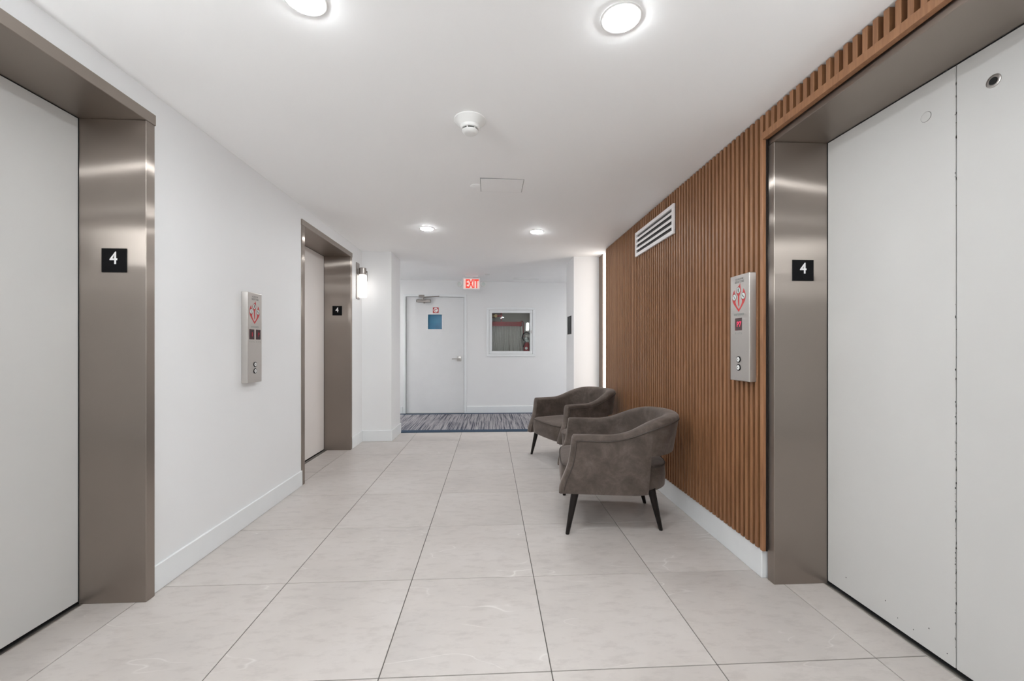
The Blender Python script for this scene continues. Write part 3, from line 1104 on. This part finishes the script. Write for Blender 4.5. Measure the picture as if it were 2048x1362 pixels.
b = NB()
ring4(b, OX0, OX1, OZ0, OZ1, 0.044, YE - 0.016, YE + 0.005)
obj('outer_frame', b, 'trimwhite', cab)
b = NB()
ring4(b, OX0 + 0.046, OX1 - 0.046, OZ0 + 0.046, OZ1 - 0.046, 0.052, YE - 0.008, YE + 0.014)
cd = obj('cabinet_door', b, 'trimwhite', cab)
b = NB()
box(b, GX0 - 0.01, GX1 + 0.01, YE + 0.006, YE + 0.009, GZ0 - 0.01, GZ1 + 0.01)
tag(obj('glass_pane', b, 'glass', cd), 'clear glass pane')
b = NB()
cyl(b, (0.752, YE - 0.016, 1.50), 0.010, 0.01, 'Y', 14)
box(b, 0.746, 0.758, YE - 0.022, YE - 0.014, 1.47, 1.53, 0.002)
obj('latch', b, 'chrome', cd, 40)
b = NB()
box(b, CX0 + 0.001, CX1 - 0.001, YE + 0.275, YE + 0.29, CZ0 + 0.001, CZ1 - 0.001)
box(b, CX0 + 0.001, CX0 + 0.008, YE + 0.016, YE + 0.275, CZ0 + 0.001, CZ1 - 0.001)
box(b, CX1 - 0.008, CX1 - 0.001, YE + 0.016, YE + 0.275, CZ0 + 0.001, CZ1 - 0.001)
box(b, CX0 + 0.008, CX1 - 0.008, YE + 0.016, YE + 0.275, CZ0 + 0.001, CZ0 + 0.008)
box(b, CX0 + 0.008, CX1 - 0.008, YE + 0.016, YE + 0.275, CZ1 - 0.008, CZ1 - 0.001)
obj('cabinet_box', b, 'box', cab)

hr = thing('fire_hose_rack', 'folded white canvas fire hose on a red rack behind the cabinet glass', 'fire hose', (0.35, YE + 0.15, 1.15))
b = NB()
box(b, 0.035, 0.585, YE + 0.085, YE + 0.10, 1.606, 1.690, 0.004)
box(b, 0.035, 0.585, YE + 0.20, YE + 0.215, 1.606, 1.690, 0.004)
box(b, 0.570, 0.585, YE + 0.10, YE + 0.20, 1.606, 1.690, 0.002)
tag(obj('rack_bar', b, 'red', hr), 'red steel rack bar')
b = NB()
tube(b, [(0.565, YE + 0.08, 1.70), (0.60, YE + 0.08, 1.70), (0.612, YE + 0.08, 1.68), (0.612, YE + 0.08, 1.40)], 0.006, 8)
obj('rack_wire', b, 'red', hr)
b = NB()
rng = random.Random(3)
N_ = 17
for k in range(N_):
    x = 0.062 + 0.475 * k / (N_ - 1)
    lean = (x - 0.30) * 0.22 + rng.uniform(-0.012, 0.012)
    for side in (-1, 1):
        pts = []
        for q in range(9):
            f_ = q / 8
            pts.append((x + side * 0.009 + lean * f_ ** 1.3 + 0.008 * math.sin(f_ * 3.1 + k) * f_, YE + 0.075 + 0.02 * math.sin(k * 1.7) * f_ + (0.015 if side > 0 else 0), 1.612 - f_ * (0.512)))
        # flat canvas strap seen edge on: an oval tube
        tube(b, pts, [0.0042 + 0.0018 * math.sin(PI * q / 8) for q in range(9)], 6)
tag(obj('hose', b, 'hose', hr, 60), 'white canvas hose in vertical folds')
b = NB()
cyl(b, (0.205, YE + 0.16, 1.70), 0.013, 0.2, 'Z', 14)
cyl(b, (0.05, YE + 0.16, 1.80), 0.018, 0.17, 'X', 14)
cyl(b, (0.205, YE + 0.135, 1.80), 0.022, 0.05, 'Y', 14)
obj('valve_pipe', b, 'red', hr, 40)
b = NB()
cyl(b, (0.01, YE + 0.16, 1.80), 0.045, 0.09, 'X', 18, r2=0.035)
cyl(b, (0.10, YE + 0.10, 1.80), 0.03, 0.05, 'Y', 18)
obj('valve', b, 'brass', hr, 40)
b = NB()
tube(b, [(0.575, YE + 0.07, 1.60), (0.585, YE + 0.07, 1.54), (0.588, YE + 0.07, 1.46), (0.578, YE + 0.07, 1.41), (0.555, YE + 0.07, 1.385), (0.535, YE + 0.07, 1.42)], [0.016, 0.016, 0.012, 0.007, 0.006, 0.006], 10)
obj('nozzle', b, 'hose', hr, 60)

fx = thing('fire_extinguisher', 'red fire extinguisher with black hose in the right corner of the glass cabinet', 'fire extinguisher', (0.685, YE + 0.12, 1.094))
b = NB()
lathe(b, [(0.050, 1.094), (0.056, 1.10), (0.056, 1.275), (0.050, 1.295), (0.034, 1.308)], (0.675, YE + 0.12, 0), 28)
obj('cylinder', b, 'red', fx, 40)
b = NB()
lathe(b, [(0.034, 1.306), (0.052, 1.310), (0.052, 1.345), (0.030, 1.36), (0.020, 1.40)], (0.675, YE + 0.12, 0), 24)
obj('collar', b, 'gaugelabel', fx, 40)
b = NB()
box(b, 0.655, 0.74, YE + 0.105, YE + 0.135, 1.40, 1.415, 0.003)
box(b, 0.655, 0.74, YE + 0.105, YE + 0.135, 1.432, 1.446, 0.003)
box(b, 0.655, 0.675, YE + 0.105, YE + 0.135, 1.39, 1.446, 0.003)
obj('lever_handle', b, 'chrome', fx)
b = NB()
lathe(b, [(0.022, 0.0), (0.022, 0.012)], (0.665, YE + 0.08, 1.375), 20, AX['Y'])
obj('gauge', b, 'signwhite', fx)
b = NB()
tube(b, [(0.672 + 0.075 * math.cos(a), YE + 0.065, 1.405 + 0.085 * math.sin(a)) for a in [0.5 + 3.9 * k / 14 for k in range(15)]] + [(0.612, YE + 0.065, 1.22)], 0.010, 8)
obj('hose', b, 'black', fx, 60)
b = NB()
lathe(b, [(0.026, 0.0), (0.026, 0.001)], (0.668, YE + 0.0625, 1.195), 20, Matrix(((1, 0, 0), (0, 0, -1), (0, 1, 0))))
obj('label_disc', b, 'signwhite', fx)


# ------------------------------------------------------------------ armchairs
def sstep(a, b_, x):
    t_ = min(1, max(0, (x - a) / (b_ - a)))
    return t_ * t_ * (3 - 2 * t_)


XF = [(0.262, 0.360), (0.30, 0.356), (0.35, 0.340), (0.40, 0.318), (0.45, 0.300), (0.52, 0.287), (0.60, 0.279), (0.66, 0.272), (0.9, 0.272)]


def xfront(z):
    for (za, xa), (zb, xb) in zip(XF, XF[1:]):
        if z <= zb:
            t_ = max(0, (z - za) / (zb - za))
            return xa + (xb - xa) * t_
    return XF[-1][1]


HW, XS, EA = 0.365, -0.09, 0.335       # half width, start of the round back, its depth
ZA, ZK = 0.638, 0.752                  # top of arms, top of back


def top_z(x):
    return ZA + (ZK - ZA) * sstep(0.06, -0.40, x) + 0.006 * sstep(0.05, 0.25, x) * 0


def shell_point(st, o, z):
    """st: ('s', side, w) on an arm or ('e', angle) on the back; o inset from the outer face"""
    if st[0] == 's':
        x = XS + (xfront(z) - XS) * st[2]
        return Vector((x, st[1] * (HW - o + 0.012 * sstep(0.5, 0.27, z) * 0), z))
    a = st[1]
    nx, ny = math.cos(a), math.sin(a)          # a from 90 deg (left) over 180 (back) to 270 (right)
    px, py = XS + EA * nx, HW * ny
    n_ = Vector((nx / EA, ny / HW, 0)).normalized()
    lean = 0.17 * (z - 0.47) * sstep(0.0, -1.0, nx)
    p = Vector((px, py, z)) - n_ * (o - lean)
    return p


def build_shell():
    sts = []
    for k in range(13):
        w = 1 - k / 12
        sts.append((('s', 1, w), XS + (0.28 - XS) * w))
    NE = 64
    for k in range(1, NE):
        a = PI / 2 + PI * k / NE
        sts.append((('e', a), XS + EA * math.cos(a)))
    for k in range(13):
        w = k / 12
        sts.append((('s', -1, w), XS + (0.28 - XS) * w))
    b = NB()
    rings = []
    CUT = -0.205
    for st, x in sts:
        zt = top_z(x)
        zb = 0.262 if x > CUT else 0.505 + 0.0 * x
        if st[0] == 'e' and abs(x - CUT) < 0.012:
            zb = 0.262
        t_ = 0.080 + 0.026 * sstep(0.0, -0.3, x)
        ring = []
        zs = [zb + (zt - 0.030 - zb) * q / 9 for q in range(10)]
        for z in zs:
            ring.append((0.0, z))
        ring += [(0.004, zt - 0.014), (0.016, zt - 0.003), (t_ * 0.5, zt + 0.002), (t_ - 0.018, zt - 0.003), (t_ - 0.004, zt - 0.016)]
        for z in reversed(zs):
            ring.append((t_, z))
        rings.append([(st, o, z) for o, z in ring])

    vr = [[b.verts.new(shell_point(*p)) for p in r] for r in rings]
    L = len(vr[0])
    for r0, r1 in zip(vr, vr[1:]):
        for k in range(L):
            b.faces.new((r0[k], r0[(k + 1) % L], r1[(k + 1) % L], r1[k]))
    # rounded front ends of the arms
    for r, src in ((vr[0], rings[0]), (vr[-1], rings[-1])):
        cap = []
        tt = max(p[1] for p in src)
        for p in src:
            st, o, z = p
            o2 = o + (0.012 if o < tt * 0.5 else -0.012)
            zz_ = z - (0.010 if z > ZA - 0.035 else 0)
            q = shell_point(st, o2, zz_)
            q.x = shell_point(st, o, z).x + 0.009
            cap.append(b.verts.new(q))
        for k in range(L - 1):
            b.faces.new((r[k], r[k + 1], cap[k + 1], cap[k]))
        b.faces.new((r[L - 1], r[0], cap[0], cap[L - 1]))
        for k in range(L // 2):
            i, j = k, L - 1 - k
            if j - i > 1:
                vs_ = [cap[i], cap[i + 1], cap[j - 1], cap[j]]
                vs_ = list(dict.fromkeys(vs_))
                if len(vs_) >= 3:
                    b.faces.new(vs_)
    return b, sts


def seat_outline(off, n=72):
    """plan of the seat: straight sides, softly bowed front, round back"""
    pts = []
    hw = 0.302 - off
    xf_, xb = 0.346 - off, -0.365 + off
    for k in range(n):
        a = 2 * PI * k / n
        c_, s_ = math.cos(a), math.sin(a)
        if c_ >= 0:
            e = 9.0
            r = (abs(c_) ** e + abs(s_) ** e) ** (-1 / e)
            x, y = r * c_ * xf_, r * s_ * hw
            x += 0.012 * (1 - (y / hw) ** 2) * (1 if c_ > 0.5 else 0)
        else:
            e = 2.9
            r = (abs(c_) ** e + abs(s_) ** e) ** (-1 / e)
            x, y = r * c_ * -xb, r * s_ * hw
        pts.append((x, y))
    return pts


def build_seat():
    b = NB()
    levels = [(0.012, 0.262), (0.0, 0.275), (-0.004, 0.34), (0.0, 0.405), (0.006, 0.420), (0.018, 0.428)]
    rr = []
    for off, z in levels:
        rr.append([b.verts.new((x, y, z)) for x, y in seat_outline(off)])
    for f_, z in ((0.8, 0.441), (0.55, 0.450), (0.25, 0.455)):
        rr.append([b.verts.new((x * f_, y * f_, z)) for x, y in seat_outline(0.018)])
    for r0, r1 in zip(rr, rr[1:]):
        n_ = len(r0)
        for k in range(n_):
            b.faces.new((r0[k], r0[(k + 1) % n_], r1[(k + 1) % n_], r1[k]))
    b.faces.new(list(reversed(rr[0])))
    b.faces.new(rr[-1])
    return b


def armchair(label, loc, rot):
    t = thing('armchair', label, 'chair', loc, rot, 'barrel armchairs against the slat wall')
    b, sts = build_shell()
    obj('shell', b, 'suede', t, 50, local=True)
    obj('seat', build_seat(), 'suede', t, 60, local=True)
    # piping
    b = NB()
    pts = []
    for z in (0.275, 0.30, 0.35, 0.40, 0.45, 0.52, 0.58, 0.60):
        p = shell_point(('s', 1, 1.0), -0.001, z)
        pts.append(p - Vector((0.022, 0, 0)))
    for st, x in sts[1:-1]:
        if st[0] == 's' and st[2] > 0.93:
            continue
        pts.append(shell_point(st, -0.001, top_z(x) - 0.036))
    for z in reversed((0.275, 0.30, 0.35, 0.40, 0.45, 0.52, 0.58, 0.60)):
        p = shell_point(('s', -1, 1.0), -0.001, z)
        pts.append(p - Vector((0.022, 0, 0)))
    tube(b, pts, 0.0038, 6)
    tag(obj('shell_piping', b, 'piping', t, 60, local=True), 'dark piping along the shell edge')
    b = NB()
    tube(b, [(x, y, 0.4165) for x, y in seat_outline(0.001)], 0.0045, 6, closed=True)
    tag(obj('seat_piping', b, 'piping', t, 60, local=True), 'dark piping around the seat')
    for (fx_, fy), (tx, ty) in (((0.315, 0.355), (0.262, 0.325)), ((0.315, -0.355), (0.262, -0.325)), ((-0.30, 0.24), (-0.235, 0.255)), ((-0.30, -0.24), (-0.235, -0.255))):
        b = NB()
        d = Vector((fx_ - tx, fy - ty, -0.275))
        tube(b, [(tx, ty, 0.275), (tx + d.x * 0.5, ty + d.y * 0.5, 0.1375), (fx_, fy, 0.004), (fx_, fy, 0.0)], [0.026, 0.0195, 0.0125, 0.0115], 16)
        b.verts.ensure_lookup_table()
        for v in b.verts:
            if v.co.z < 0.012:
                v.co.z = max(0.0, min(v.co.z, 0.006)) if v.co.z > 0.002 else 0.0
        tag(obj('leg', b, 'legblack', t, 60, local=True), 'tapered black wooden leg')
    return t


a1 = armchair('nearer brown suede barrel armchair with tapered black legs', (0.86, 2.96, 0), math.atan2(0.147, -0.989))
a2 = copy_tree(a1)
a2.location = (0.888, 4.46, 0)
a2.rotation_euler = (0, 0, math.atan2(-0.363, -0.93))
a2['label'] = 'farther brown suede barrel armchair turned towards the lobby, partly behind the nearer one'

# low drum table between the chairs
dt = thing('side_table', 'low round brown drum table standing between the two armchairs', 'table', (0.87, 3.85, 0))
b = NB()
lathe(b, [(0.192, 0.0), (0.196, 0.006), (0.198, 0.385), (0.196, 0.392)], (0.87, 3.85, 0), 48)
obj('drum', b, 'suede', dt, 40)
b = NB()
lathe(b, [(0.200, 0.392), (0.204, 0.396), (0.204, 0.412), (0.198, 0.418)], (0.87, 3.85, 0), 48)
obj('table_top', b, 'suede', dt, 40)
